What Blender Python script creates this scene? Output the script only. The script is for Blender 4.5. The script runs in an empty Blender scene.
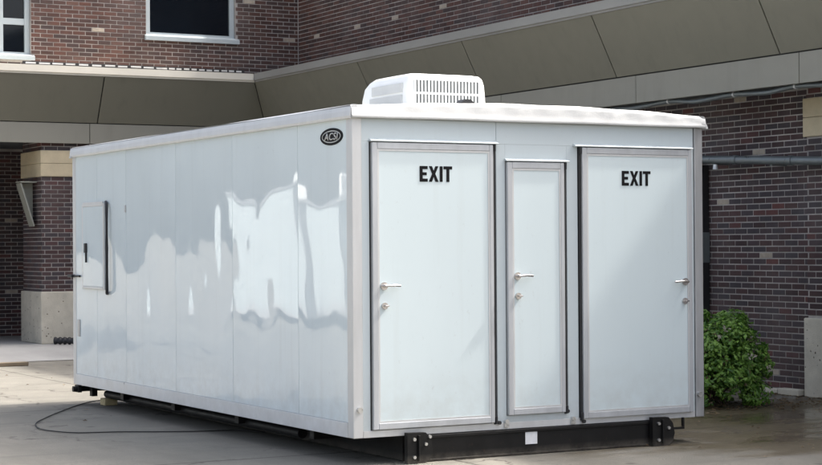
import bpy, bmesh, math, random
from mathutils import Vector, Matrix
random.seed(7)
scene = bpy.context.scene
COL = scene.collection

# ------------------------------------------------------------------ camera
CAM = Vector((-6.22689, -12.21181, 1.65858))
FPX = 1827.437                       # focal length in pixels of an 822 px wide frame
YAW, PITCH, ROLL = 0.50338, 0.0068383, -0.0067987
FWD = Vector((math.sin(YAW)*math.cos(PITCH), math.cos(YAW)*math.cos(PITCH), math.sin(PITCH)))
_r = Vector((math.cos(YAW), -math.sin(YAW), 0)); _u = _r.cross(FWD)
RGT = _r*math.cos(ROLL) + _u*math.sin(ROLL)
UPV = -_r*math.sin(ROLL) + _u*math.cos(ROLL)
cd = bpy.data.cameras.new('camera'); cam = bpy.data.objects.new('camera', cd); COL.objects.link(cam)
cd.sensor_width = 36.0; cd.lens = FPX/822*36.0; cd.clip_start = 0.1; cd.clip_end = 2000
M3 = Matrix((RGT, UPV, -FWD)).transposed()
cam.matrix_world = Matrix.Translation(CAM) @ M3.to_4x4()
scene.camera = cam
def px(P):
    d = Vector(P) - CAM; z = d.dot(FWD)
    if z < 0.1: return (-9999, -9999)
    return (411 + FPX*d.dot(RGT)/z, 232.5 - FPX*d.dot(UPV)/z)

# ------------------------------------------------------------------ light
SUN = Vector((1.0, -0.11, 1.2)).normalized()
w = bpy.data.worlds.new('World'); scene.world = w; w.use_nodes = True
nt = w.node_tree; nt.nodes.clear()
sky = nt.nodes.new('ShaderNodeTexSky'); sky.sky_type = 'NISHITA'; sky.sun_disc = False
sky.sun_elevation = math.asin(SUN.z); sky.sun_rotation = math.atan2(SUN.x, SUN.y)
sky.air_density = 0.8; sky.dust_density = 8.0; sky.ozone_density = 1.0
bg = nt.nodes.new('ShaderNodeBackground'); bg.inputs[1].default_value = 0.15
wo = nt.nodes.new('ShaderNodeOutputWorld')
hs = nt.nodes.new('ShaderNodeHueSaturation'); hs.inputs['Saturation'].default_value = 0.6   # thin high haze
nt.links.new(sky.outputs[0], hs.inputs['Color']); nt.links.new(hs.outputs[0], bg.inputs[0]); nt.links.new(bg.outputs[0], wo.inputs[0])
sd = bpy.data.lights.new('sun', 'SUN'); sd.energy = 2.2; sd.angle = math.radians(1.6); sd.color = (1.0, 0.95, 0.88)
so = bpy.data.objects.new('sun', sd); COL.objects.link(so); so.location = (30, -5, 44)
so.rotation_euler = SUN.to_track_quat('Z', 'Y').to_euler()
scene.view_settings.view_transform = 'Standard'; scene.view_settings.look = 'None'
scene.view_settings.exposure = 1.66; scene.view_settings.gamma = 1.0
scene.cycles.diffuse_bounces = 6; scene.cycles.max_bounces = 12

# ------------------------------------------------------------------ materials
class NT:
    def __init__(s, name):
        s.m = bpy.data.materials.new(name); s.m.use_nodes = True
        s.t = s.m.node_tree; s.b = s.t.nodes['Principled BSDF']
        s.tc = None
    def n(s, kind, **kw):
        nd = s.t.nodes.new(kind)
        for k, v in kw.items(): setattr(nd, k, v)
        return nd
    def link(s, a, b): s.t.links.new(a, b)
    def obj(s):
        if not s.tc: s.tc = s.n('ShaderNodeTexCoord')
        return s.tc.outputs['Object']
    def pos(s):
        if not hasattr(s, 'gp'): s.gp = s.n('ShaderNodeNewGeometry')
        return s.gp.outputs['Position']
    def noise(s, vec, scale, detail=4, rough=0.6, stretch=None):
        if stretch:
            mp = s.n('ShaderNodeMapping'); mp.inputs['Scale'].default_value = stretch
            s.link(vec, mp.inputs['Vector']); vec = mp.outputs[0]
        nd = s.n('ShaderNodeTexNoise'); nd.inputs['Scale'].default_value = scale
        nd.inputs['Detail'].default_value = detail; nd.inputs['Roughness'].default_value = rough
        s.link(vec, nd.inputs['Vector']); return nd.outputs['Fac']
    def ramp(s, fac, stops):
        r = s.n('ShaderNodeValToRGB'); cr = r.color_ramp
        while len(cr.elements) < len(stops): cr.elements.new(0.5)
        for e, (p, c) in zip(cr.elements, stops):
            e.position = p; e.color = (*c, 1) if len(c) == 3 else c
        s.link(fac, r.inputs[0]); return r.outputs[0]
    def rng(s, fac, a, b, c, d):
        r = s.n('ShaderNodeMapRange'); s.link(fac, r.inputs[0])
        for i, v in enumerate((a, b, c, d)): r.inputs[i+1].default_value = v
        return r.outputs[0]
    def math(s, op, a, b=None):
        m = s.n('ShaderNodeMath', operation=op)
        for i, v in enumerate((a, b)):
            if v is None: continue
            if isinstance(v, (int, float)): m.inputs[i].default_value = v
            else: s.link(v, m.inputs[i])
        return m.outputs[0]
    def mix(s, fac, a, b, blend='MIX'):
        m = s.n('ShaderNodeMix', data_type='RGBA', blend_type=blend)
        if isinstance(fac, (int, float)): m.inputs[0].default_value = fac
        else: s.link(fac, m.inputs[0])
        for i, v in ((6, a), (7, b)):
            if isinstance(v, tuple): m.inputs[i].default_value = (*v, 1)
            else: s.link(v, m.inputs[i])
        return m.outputs[2]
    def bump(s, h, strength, dist):
        b = s.n('ShaderNodeBump'); b.inputs['Strength'].default_value = strength
        b.inputs['Distance'].default_value = dist; s.link(h, b.inputs['Height'])
        s.link(b.outputs[0], s.b.inputs['Normal']); return b
    def set(s, **kw):
        for k, v in kw.items():
            k = k.replace('_', ' ')
            if isinstance(v, (int, float)): s.b.inputs[k].default_value = v
            elif isinstance(v, tuple): s.b.inputs[k].default_value = (*v, 1) if len(v) == 3 else v
            else: s.link(v, s.b.inputs[k])

def simple(name, col, rough=0.5, metal=0.0, var=0.12, scale=3.0, bump=0.0, streak=None, spec=None):
    t = NT(name); p = t.pos()
    n = t.noise(p, scale, 5, 0.65, streak)
    dark = tuple(c*(1-var) for c in col); lite = tuple(min(1, c*(1+var)) for c in col)
    t.set(Base_Color=t.ramp(n, [(0.3, dark), (0.7, lite)]), Metallic=metal)
    t.set(Roughness=t.rng(n, 0.3, 0.7, max(0, rough-0.08), min(1, rough+0.08)))
    if spec is not None: t.b.inputs['Specular IOR Level'].default_value = spec
    if bump: t.bump(t.noise(p, scale*12, 4), bump, 0.01)
    return t.m

def brick_mat(name, stops):
    t = NT(name)
    oi = t.n('ShaderNodeObjectInfo'); g = t.n('ShaderNodeNewGeometry'); t.gp = g
    rnd = t.math('FRACT', t.math('ADD', oi.outputs['Random'], g.outputs['Random Per Island']))
    c = t.ramp(rnd, stops)
    n = t.noise(g.outputs['Position'], 22, 5, 0.7)
    n2 = t.noise(g.outputs['Position'], 0.9, 4, 0.6)
    c = t.mix(t.rng(n, 0.3, 0.75, 0, 0.55), c, t.mix(0.5, c, (0.02, 0.018, 0.018)))
    c = t.mix(t.rng(n2, 0.45, 0.8, 0, 0.22), c, (0.28, 0.25, 0.24))
    stv = t.noise(g.outputs['Position'], 3.0, 5, 0.65, (1, 1, 0.12))
    c = t.mix(t.rng(stv, 0.5, 0.75, 0, 0.35), c, (0.03, 0.026, 0.026))
    t.set(Base_Color=c, Roughness=0.85); t.b.inputs['Specular IOR Level'].default_value = 0.3
    t.bump(n, 0.5, 0.004)
    return t.m

def make_paint(name, col, wavy, rough, ior=1.5, grime=True):
    """white gelcoat sheet: faint waviness, faint grime"""
    t = NT(name); p = t.pos()
    n = t.noise(p, 2.2, 5, 0.6, (1, 1, 0.25))
    c = t.mix(t.rng(n, 0.45, 0.8, 0, 0.35), col, tuple(k*0.93 for k in col)) if grime else col
    if grime:
        # rain streaks, rub marks and road dirt low on the skin
        st = t.noise(p, 9.0, 4, 0.6, (1, 1, 0.06))
        c = t.mix(t.rng(st, 0.56, 0.8, 0, 0.10), c, (0.36, 0.35, 0.31))
        sc_ = t.noise(p, 30.0, 3, 0.7, (1, 1, 0.5))
        c = t.mix(t.math('MULTIPLY', t.rng(sc_, 0.64, 0.74, 0, 0.22), t.rng(n, 0.4, 0.7, 0.2, 1)), c, (0.30, 0.29, 0.27))
        sz = t.n('ShaderNodeSeparateXYZ'); t.link(p, sz.inputs[0])
        c = t.mix(t.math('MULTIPLY', t.rng(sz.outputs[2], 0.25, 0.75, 0.30, 0), t.rng(t.noise(p, 6, 5, 0.7), 0.35, 0.7, 0, 1)), c, (0.34, 0.31, 0.26))
    t.set(Base_Color=c, Roughness=rough, IOR=ior)
    if wavy:
        oi = t.n('ShaderNodeObjectInfo'); ofs = t.n('ShaderNodeVectorMath', operation='MULTIPLY_ADD')
        t.link(oi.outputs['Random'], ofs.inputs[0]); ofs.inputs[1].default_value = (0, 3.0, 1.0); t.link(p, ofs.inputs[2])
        a = t.noise(ofs.outputs[0], 0.9, 1.6, 0.42, (1, 1.15, 0.75))
        t.bump(a, 1.0, wavy)
    return t.m

MAT = {}
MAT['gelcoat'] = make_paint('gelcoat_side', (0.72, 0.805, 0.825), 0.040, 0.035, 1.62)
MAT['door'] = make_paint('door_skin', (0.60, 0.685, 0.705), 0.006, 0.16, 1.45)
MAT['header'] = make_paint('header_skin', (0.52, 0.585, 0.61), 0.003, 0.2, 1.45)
MAT['alu'] = simple('brushed_aluminium', (0.44, 0.45, 0.46), 0.38, 0.55, 0.12, 9, 0, (1, 1, 0.15))
MAT['alu_frame'] = simple('satin_aluminium', (0.50, 0.52, 0.54), 0.36, 0.35, 0.10, 8, 0, (1, 1, 0.15))
MAT['alu_pale'] = simple('pale_aluminium', (0.60, 0.61, 0.61), 0.38, 0.3, 0.08, 7, 0, (1, 1, 0.2))
MAT['skirt'] = simple('anodised_skirt', (0.66, 0.68, 0.69), 0.35, 0.25, 0.1, 5)
MAT['membrane'] = simple('roof_membrane', (0.53, 0.54, 0.535), 0.55, 0, 0.06, 7, 0.12)
MAT['ac_plastic'] = simple('white_plastic', (0.83, 0.85, 0.84), 0.42, 0, 0.03, 5)
MAT['ac_louver'] = simple('grey_plastic', (0.55, 0.57, 0.57), 0.5, 0, 0.05, 6)
MAT['rubber'] = simple('black_rubber', (0.016, 0.016, 0.018), 0.55, 0, 0.2, 8)
MAT['dark_inside'] = simple('dark_cavity', (0.10, 0.105, 0.11), 0.8, 0, 0.2, 8)
def steel():
    t = NT('black_painted_steel'); p = t.pos()
    n = t.noise(p, 7, 5, 0.7); c = t.ramp(n, [(0.3, (0.007, 0.007, 0.007)), (0.7, (0.014, 0.0135, 0.013))])
    c = t.mix(t.rng(t.noise(p, 26, 4, 0.75), 0.62, 0.72, 0, 0.5), c, (0.07, 0.04, 0.025))
    sz = t.n('ShaderNodeSeparateXYZ'); t.link(p, sz.inputs[0])
    c = t.mix(t.math('MULTIPLY', t.rng(sz.outputs[2], 0.01, 0.07, 0.7, 0), t.rng(n, 0.35, 0.6, 0.2, 1)), c, (0.12, 0.105, 0.085))
    t.set(Base_Color=c, Roughness=t.rng(n, 0.3, 0.7, 0.4, 0.6)); t.b.inputs['Specular IOR Level'].default_value = 0.25
    t.bump(n, 0.25, 0.006); return t.m
MAT['black_steel'] = steel()
MAT['bolt'] = simple('zinc_bolt', (0.62, 0.62, 0.60), 0.3, 0.8, 0.1, 30)
MAT['chrome'] = simple('satin_chrome', (0.58, 0.56, 0.55), 0.22, 0.9, 0.08, 20)
MAT['ink'] = simple('black_vinyl', (0.004, 0.004, 0.005), 0.6, 0, 0.1, 20, 0, None, 0.15)
MAT['silver_ink'] = simple('silver_vinyl', (0.55, 0.56, 0.55), 0.35, 0.4, 0.1, 30)
MAT['sticker'] = simple('white_sticker', (0.75, 0.76, 0.77), 0.5, 0, 0.06, 25)
MAT['seam'] = simple('seam_backing', (0.42, 0.44, 0.45), 0.6, 0, 0.1, 5)
MAT['mortar'] = simple('mortar', (0.36, 0.335, 0.315), 0.95, 0, 0.32, 2.2, 0.4, None, 0.2)
RED = [(0.0, (0.058, 0.032, 0.027)), (0.25, (0.112, 0.052, 0.040)), (0.5, (0.084, 0.046, 0.039)), (0.75, (0.056, 0.038, 0.036)), (1.0, (0.125, 0.066, 0.052))]
PUR = [(0.0, (0.050, 0.032, 0.033)), (0.3, (0.085, 0.048, 0.046)), (0.55, (0.068, 0.050, 0.054)), (0.85, (0.058, 0.050, 0.056)), (1.0, (0.13, 0.048, 0.042))]
MAT['brick'] = brick_mat('red_brown_brick', RED)
MAT['brick_dark'] = brick_mat('purple_brown_brick', PUR)
MAT['brick_cream'] = brick_mat('cream_brick', [(0, (0.38, 0.32, 0.25)), (1, (0.46, 0.40, 0.33))])
def sheet(name, col):
    t = NT(name); p = t.pos(); oi = t.n('ShaderNodeObjectInfo')
    k = t.rng(oi.outputs['Random'], 0, 1, 0.0, 0.22)
    c = t.mix(k, tuple(v*1.05 for v in col), tuple(v*0.78 for v in col))
    c = t.mix(t.rng(t.noise(p, 0.8, 5, 0.6), 0.4, 0.7, 0, 0.25), c, tuple(v*0.8 for v in col))
    st = t.noise(p, 5.0, 4, 0.6, (1, 1, 0.10))
    c = t.mix(t.rng(st, 0.56, 0.76, 0, 0.22), c, tuple(v*0.55 for v in col))
    t.set(Base_Color=c, Roughness=t.rng(t.noise(p, 3, 3), 0.3, 0.7, 0.45, 0.65))
    t.bump(t.noise(p, 0.9, 1), 0.5, 0.01)
    return t.m
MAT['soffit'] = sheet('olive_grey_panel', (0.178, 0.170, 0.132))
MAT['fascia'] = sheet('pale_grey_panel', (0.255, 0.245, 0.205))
MAT['ledge'] = simple('shaded_flashing', (0.25, 0.245, 0.225), 0.45, 0, 0.08, 1.2)  # wing ledge tone darkened, its shade put into the colour
MAT['ledge_sunlit'] = simple('sunlit_flashing', (0.70, 0.66, 0.57), 0.5, 0, 0.08, 1.2)  # same flashing on the rear ledge, sunlight put into the paler colour
MAT['limestone'] = simple('limestone_cap', (0.52, 0.44, 0.30), 0.85, 0, 0.12, 4, 0.3)
def pitted():
    t = NT('pitted_stone'); p = t.pos()
    n = t.noise(p, 5, 5, 0.6)
    c = t.ramp(n, [(0.3, (0.44, 0.41, 0.34)), (0.7, (0.58, 0.54, 0.45))])
    v = t.n('ShaderNodeTexVoronoi'); v.inputs['Scale'].default_value = 16; t.link(p, v.inputs['Vector'])
    hole = t.math('MULTIPLY', t.rng(v.outputs['Distance'], 0.16, 0.22, 1, 0), t.rng(t.noise(p, 9, 2), 0.52, 0.58, 0, 1))
    t.set(Base_Color=t.mix(hole, c, (0.12, 0.10, 0.08)), Roughness=0.9)
    t.bump(t.math('SUBTRACT', t.noise(p, 60, 3), hole), 0.4, 0.01)
    return t.m
MAT['pitted'] = pitted()
MAT['win_frame'] = simple('pale_window_frame', (0.40, 0.45, 0.47), 0.4, 0.1, 0.05, 4)
def glass():
    t = NT('dark_window_glass'); p = t.pos(); n = t.noise(p, 0.7, 2)
    t.set(Base_Color=t.ramp(n, [(0.3, (0.002, 0.004, 0.007)), (0.7, (0.004, 0.007, 0.011))]), Roughness=0.06)
    t.bump(n, 0.2, 0.01); return t.m
MAT['glass'] = glass()
MAT['pipe'] = simple('blue_grey_pipe', (0.155, 0.175, 0.18), 0.35, 0.3, 0.12, 6)
MAT['cable'] = simple('black_cable', (0.018, 0.017, 0.015), 0.6, 0, 0.2, 9)
MAT['wood'] = simple('weathered_wood', (0.16, 0.125, 0.085), 0.85, 0, 0.25, 5, 0.3, (1, 0.2, 1))
MAT['shim'] = simple('raw_timber', (0.55, 0.45, 0.25), 0.8, 0, 0.2, 12, 0.2)
MAT['sconce'] = simple('sconce_metal', (0.34, 0.34, 0.29), 0.45, 0.2, 0.06, 8)
MAT['roofing'] = simple('roof_gravel', (0.2, 0.2, 0.19), 0.9, 0, 0.2, 5)
MAT['bark'] = simple('bark', (0.07, 0.05, 0.035), 0.9, 0, 0.3, 10, 0.5)
def leaf(name, a, b):
    t = NT(name); g = t.n('ShaderNodeNewGeometry'); t.gp = g
    c = t.ramp(g.outputs['Random Per Island'], [(0, a), (1, b)])
    t.set(Base_Color=c, Roughness=0.42)
    t.b.inputs['Transmission Weight'].default_value = 0.0
    t.b.inputs['Subsurface Weight'].default_value = 0.0
    tr = t.n('ShaderNodeBsdfTranslucent'); t.link(c, tr.inputs[0])
    mx = t.n('ShaderNodeMixShader'); mx.inputs[0].default_value = 0.25
    out = t.t.nodes['Material Output']
    t.link(t.b.outputs[0], mx.inputs[1]); t.link(tr.outputs[0], mx.inputs[2]); t.link(mx.outputs[0], out.inputs[0])
    return t.m
MAT['leaf'] = leaf('shrub_leaf', (0.035, 0.12, 0.015), (0.27, 0.46, 0.085))
MAT['tree_leaf'] = leaf('tree_leaf', (0.03, 0.07, 0.02), (0.07, 0.12, 0.04))
MAT['bloom'] = leaf('faded_bloom', (0.30, 0.27, 0.22), (0.42, 0.38, 0.32))
MAT['dry_leaf'] = leaf('dry_leaf', (0.12, 0.075, 0.04), (0.26, 0.19, 0.11))

def concrete():
    t = NT('concrete_ground'); p = t.pos()
    big = t.noise(p, 0.22, 5, 0.6); mid = t.noise(p, 1.3, 6, 0.65); fine = t.noise(p, 55, 3, 0.7)
    c = t.ramp(mid, [(0.28, (0.145, 0.137, 0.114)), (0.5, (0.195, 0.184, 0.155)), (0.75, (0.255, 0.24, 0.203))])
    c = t.mix(t.rng(big, 0.45, 0.7, 0, 0.5), c, (0.155, 0.145, 0.118))
    c = t.mix(t.rng(fine, 0.35, 0.7, 0, 0.35), c, (0.125, 0.116, 0.097))
    sp = t.n('ShaderNodeSeparateXYZ'); t.link(p, sp.inputs[0]); X, Y = sp.outputs[0], sp.outputs[1]
    # stains along long streaks
    st = t.noise(p, 0.9, 5, 0.7, (1, 0.28, 1))
    c = t.mix(t.rng(st, 0.55, 0.75, 0, 0.55), c, (0.10, 0.09, 0.068))
    gr = t.noise(p, 210, 2, 0.8); c = t.mix(t.rng(gr, 0.54, 0.68, 0, 0.6), c, (0.08, 0.075, 0.065))
    gl = t.noise(p, 160, 2, 0.8); c = t.mix(t.rng(gl, 0.60, 0.75, 0, 0.4), c, (0.40, 0.38, 0.34))
    vs_ = t.n('ShaderNodeTexVoronoi'); vs_.inputs['Scale'].default_value = 2.3; t.link(p, vs_.inputs['Vector'])
    spot = t.math('MULTIPLY', t.rng(vs_.outputs['Distance'], 0.04, 0.13, 1, 0), t.rng(t.noise(p, 1.9, 2), 0.46, 0.54, 0, 0.75))
    c = t.mix(spot, c, (0.045, 0.04, 0.033))
    tm = t.noise(p, 1.5, 4, 0.6, (0.12, 2.2, 1)); c = t.mix(t.rng(tm, 0.56, 0.70, 0, 0.35), c, (0.09, 0.085, 0.075))
    # damp patch in front of the shrub and along the brick wall: rain water that has not dried
    wn = t.noise(p, 0.8, 5, 0.62, (0.45, 1.5, 1))
    ex = t.math('DIVIDE', t.math('SUBTRACT', X, 6.2), 3.9); ey = t.math('DIVIDE', t.math('SUBTRACT', Y, 0.9), 2.9)
    rr = t.math('SQRT', t.math('ADD', t.math('MULTIPLY', ex, ex), t.math('MULTIPLY', ey, ey)))
    wx = t.math('SUBTRACT', t.math('ADD', 1.0, t.math('MULTIPLY', t.math('SUBTRACT', wn, 0.5), 2.4)), rr)
    wet = t.rng(wx, -0.12, 0.22, 0, 1)
    pud = t.rng(wx, 0.42, 0.80, 0, 1)
    c = t.mix(wet, c, t.mix(0.35, t.mix(1.0, c, (0.62, 0.52, 0.40), 'MULTIPLY'), (0.095, 0.085, 0.05)))
    # sawn joints every 4.6 m
    wob = t.math('MULTIPLY', t.math('SUBTRACT', mid, 0.5), 0.05)
    def joint(a, off, per):
        q = t.math('ADD', t.math('ADD', a, wob), off)
        q = t.math('ABSOLUTE', t.math('SUBTRACT', t.math('FRACT', t.math('DIVIDE', q, per)), 0.5))
        return t.rng(q, 0.4965, 0.4985, 0, 1)
    j = t.math('MAXIMUM', joint(X, 3.75, 4.6), joint(Y, 4.1, 5.0))
    c = t.mix(t.math('MULTIPLY', j, 0.8), c, (0.05, 0.045, 0.035))
    # hairline cracks
    v = t.n('ShaderNodeTexVoronoi'); v.feature = 'DISTANCE_TO_EDGE'; v.inputs['Scale'].default_value = 0.33
    wv = t.n('ShaderNodeVectorMath', operation='ADD'); t.link(p, wv.inputs[0])
    nc = t.n('ShaderNodeTexNoise'); nc.inputs['Scale'].default_value = 1.7; nc.inputs['Detail'].default_value = 5; t.link(p, nc.inputs['Vector'])
    t.link(nc.outputs['Color'], wv.inputs[1]); t.link(wv.outputs[0], v.inputs['Vector'])
    ck = t.math('MULTIPLY', t.rng(v.outputs['Distance'], 0.002, 0.006, 1, 0), t.rng(big, 0.38, 0.5, 0, 0.85))
    c = t.mix(ck, c, (0.07, 0.06, 0.05))
    r = t.rng(mid, 0.3, 0.7, 0.72, 0.9)
    r2 = t.n('ShaderNodeMix'); t.link(wet, r2.inputs[0]); t.link(r, r2.inputs[2]); r2.inputs[3].default_value = 0.42
    r3 = t.n('ShaderNodeMix'); t.link(pud, r3.inputs[0]); t.link(r2.outputs[0], r3.inputs[2]); r3.inputs[3].default_value = 0.11
    t.set(Base_Color=c, Roughness=r3.outputs[0])
    h = t.math('SUBTRACT', t.math('MULTIPLY', fine, t.rng(pud, 0, 1, 1, 0.03)), t.math('ADD', t.math('MULTIPLY', j, 2.0), ck))
    t.bump(h, 0.6, 0.008)
    return t.m
MAT['concrete'] = concrete()
MAT['sidewalk'] = simple('sidewalk_concrete', (0.34, 0.335, 0.32), 0.85, 0, 0.12, 1.8, 0.3)

# ------------------------------------------------------------------ mesh helpers
class MB:
    def __init__(s): s.v = []; s.f = []; s.smooth = []
    def add(s, vs, fs, smooth=False):
        o = len(s.v); s.v += [tuple(v) for v in vs]
        for f in fs: s.f.append(tuple(o+i for i in f)); s.smooth.append(smooth)
        return s
    def box(s, x0, x1, y0, y1, z0, z1, bevel=0.0):
        b = bevel
        if b <= 0:
            vs = [(x, y, z) for z in (z0, z1) for y in (y0, y1) for x in (x0, x1)]
            return s.add(vs, [(0,2,3,1), (4,5,7,6), (0,1,5,4), (2,6,7,3), (0,4,6,2), (1,3,7,5)])
        bm = bmesh.new(); bmesh.ops.create_cube(bm, size=1)
        for v in bm.verts:
            v.co = Vector((x0+(v.co.x+.5)*(x1-x0), y0+(v.co.y+.5)*(y1-y0), z0+(v.co.z+.5)*(z1-z0)))
        bmesh.ops.bevel(bm, geom=bm.edges[:], offset=b, segments=2, profile=0.5, affect='EDGES')
        bm.verts.index_update()
        s.add([v.co.copy() for v in bm.verts], [[v.index for v in f.verts] for f in bm.faces]); bm.free()
        return s
    def cyl(s, a, b, r0, r1=None, n=12, caps=True):
        a = Vector(a); b = Vector(b); r1 = r0 if r1 is None else r1
        d = (b-a).normalized(); t = d.orthogonal().normalized(); q = d.cross(t)
        vs = []
        for c, r in ((a, r0), (b, r1)):
            for i in range(n):
                an = 2*math.pi*i/n; vs.append(c + t*(r*math.cos(an)) + q*(r*math.sin(an)))
        s.add(vs, [(i, (i+1) % n, n+(i+1) % n, n+i) for i in range(n)], True)
        if caps:
            s.add(vs[:n], [tuple(range(n-1, -1, -1))]); s.add(vs[n:], [tuple(range(n))])
        return s
    def tube(s, pts, r, n=10, ribs=None):
        pts = [Vector(p) for p in pts]; rings = []
        t0 = None
        for i, p in enumerate(pts):
            d = (pts[min(i+1, len(pts)-1)] - pts[max(i-1, 0)]).normalized()
            t = (Vector((0, 0, 1)).cross(d)); t = t.normalized() if t.length > 1e-4 else d.orthogonal().normalized()
            q = d.cross(t); rr = r if ribs is None else ribs(i)
            rings.append([p + t*(rr*math.cos(2*math.pi*k/n)) + q*(rr*math.sin(2*math.pi*k/n)) for k in range(n)])
        vs = [v for rg in rings for v in rg]
        fs = [(i*n+k, i*n+(k+1) % n, (i+1)*n+(k+1) % n, (i+1)*n+k) for i in range(len(pts)-1) for k in range(n)]
        s.add(vs, fs, True)
        s.add(rings[0], [tuple(range(n-1, -1, -1))]); s.add(rings[-1], [tuple(range(n))])
        return s
    def prism(s, poly, axis, a, b):
        """poly: list of 2D points in the two other axes (order x,y,z without axis)"""
        def P(q, c):
            l = list(q); l.insert(axis, c); return tuple(l)
        n = len(poly)
        vs = [P(q, a) for q in poly] + [P(q, b) for q in poly]
        return s.add(vs, [tuple(range(n-1, -1, -1)), tuple(range(n, 2*n))] + [(i, (i+1) % n, n+(i+1) % n, n+i) for i in range(n)])
    def mesh(s, name):
        me = bpy.data.meshes.new(name); me.from_pydata(s.v, [], s.f)
        me.polygons.foreach_set('use_smooth', s.smooth); me.update()
        bm = bmesh.new(); bm.from_mesh(me); bmesh.ops.recalc_face_normals(bm, faces=bm.faces[:]); bm.to_mesh(me); bm.free()
        return me
    def build(s, name, mat, parent=None, kind=None):
        me = s.mesh(name); me.materials.append(MAT[mat])
        o = bpy.data.objects.new(name, me); COL.objects.link(o); o.parent = parent
        if kind: o['kind'] = kind
        return o
def tag(o, label=None, cat=None, group=None, kind=None):
    for k, v in (('label', label), ('category', cat), ('group', group), ('kind', kind)):
        if v: o[k] = v
    return o
def empty(name, loc=(0, 0, 0)):
    o = bpy.data.objects.new(name, None); COL.objects.link(o); o.location = loc; o.empty_display_size = 0.2
    return o
def child(name, mat, parent, mb, base=(0, 0, 0), kind=None):
    """mb is in world coordinates; the parent stands unrotated at base"""
    mb.v = [(x-base[0], y-base[1], z-base[2]) for x, y, z in mb.v]
    return mb.build(name, mat, parent, kind)

# ------------------------------------------------------------------ ground
g = MB(); N = 40
g.add([(-300, -300, 0), (300, -300, 0), (300, 300, 0), (-300, 300, 0)], [(0, 1, 2, 3)])
tag(g.build('ground', 'concrete'), kind='structure')
# raised sidewalk under the canopy with a rounded corner by the column
SWY = 13.75
poly = [(-1.2, 18.6), (-1.2, SWY)]
poly += [(2.35, SWY)] + [(2.35+1.0*math.sin(a), SWY+1.0-1.0*math.cos(a)) for a in [i*math.pi/16 for i in range(1, 9)]] + [(3.35, 15.9), (6.9, 15.9), (6.9, 18.6)]
nP = len(poly); sw = MB()
# the front strip ramps down to the paving
top_i = [(x, y+ (1.1 if y < 14.9 else 0), 0.15) for x, y in poly]
sw.add([(x, y, 0.006) for x, y in poly] + top_i, [tuple(range(nP, 2*nP))] + [(i, (i+1) % nP, nP+(i+1) % nP, nP+i) for i in range(nP)])
tag(sw.build('sidewalk', 'sidewalk'), kind='structure')

# ------------------------------------------------------------------ building
B = empty('brick_building', (7.0, 16.0, 0)); BB = (7.0, 16.0, 0)
tag(B, 'two-storey brown brick building with grey sloping canopy and stone-footed columns', 'building')
XU, YU = 7.20, 16.12           # planes of the upper brick walls
XW = 7.00                      # lower wing wall
ROOF = 7.16
YEND = -7.0                    # where the wing ends, out of view
XEND = 0.40                    # where the rear range ends, out of view
def bchild(name, mat, mb, kind=None): return child(name, mat, B, mb, BB, kind)

BL, BH, MJ = 0.2005, 0.0552, 0.0125
PU, PV = BL+MJ, BH+MJ
_unit = {}
def brick_mesh(mat, axis):
    if (mat, axis) in _unit: return _unit[(mat, axis)]
    # unit brick: u in 0..1 (scaled to its length), face chamfered; normal along -axis
    d, e = 0.006, 0.0025
    u0, u1, z0, z1 = 0, BL, 0, BH
    q = [(u0, 0, z0), (u1, 0, z0), (u1, 0, z1), (u0, 0, z1), (u0, -d+e, z0), (u1, -d+e, z0), (u1, -d+e, z1), (u0, -d+e, z1),
         (u0+e, -d, z0+e), (u1-e, -d, z0+e), (u1-e, -d, z1-e), (u0+e, -d, z1-e)]
    f = [(0, 1, 5, 4), (1, 2, 6, 5), (2, 3, 7, 6), (3, 0, 4, 7), (4, 5, 9, 8), (5, 6, 10, 9), (6, 7, 11, 10), (7, 4, 8, 11), (8, 9, 10, 11)]
    if axis == 0: q = [(y, u, z) for u, y, z in q]; f = [tuple(reversed(k)) for k in f]
    me = bpy.data.meshes.new('brick'); me.from_pydata(q, [], f); me.update(); me.materials.append(MAT[mat])
    _unit[(mat, axis)] = me
    return me
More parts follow.
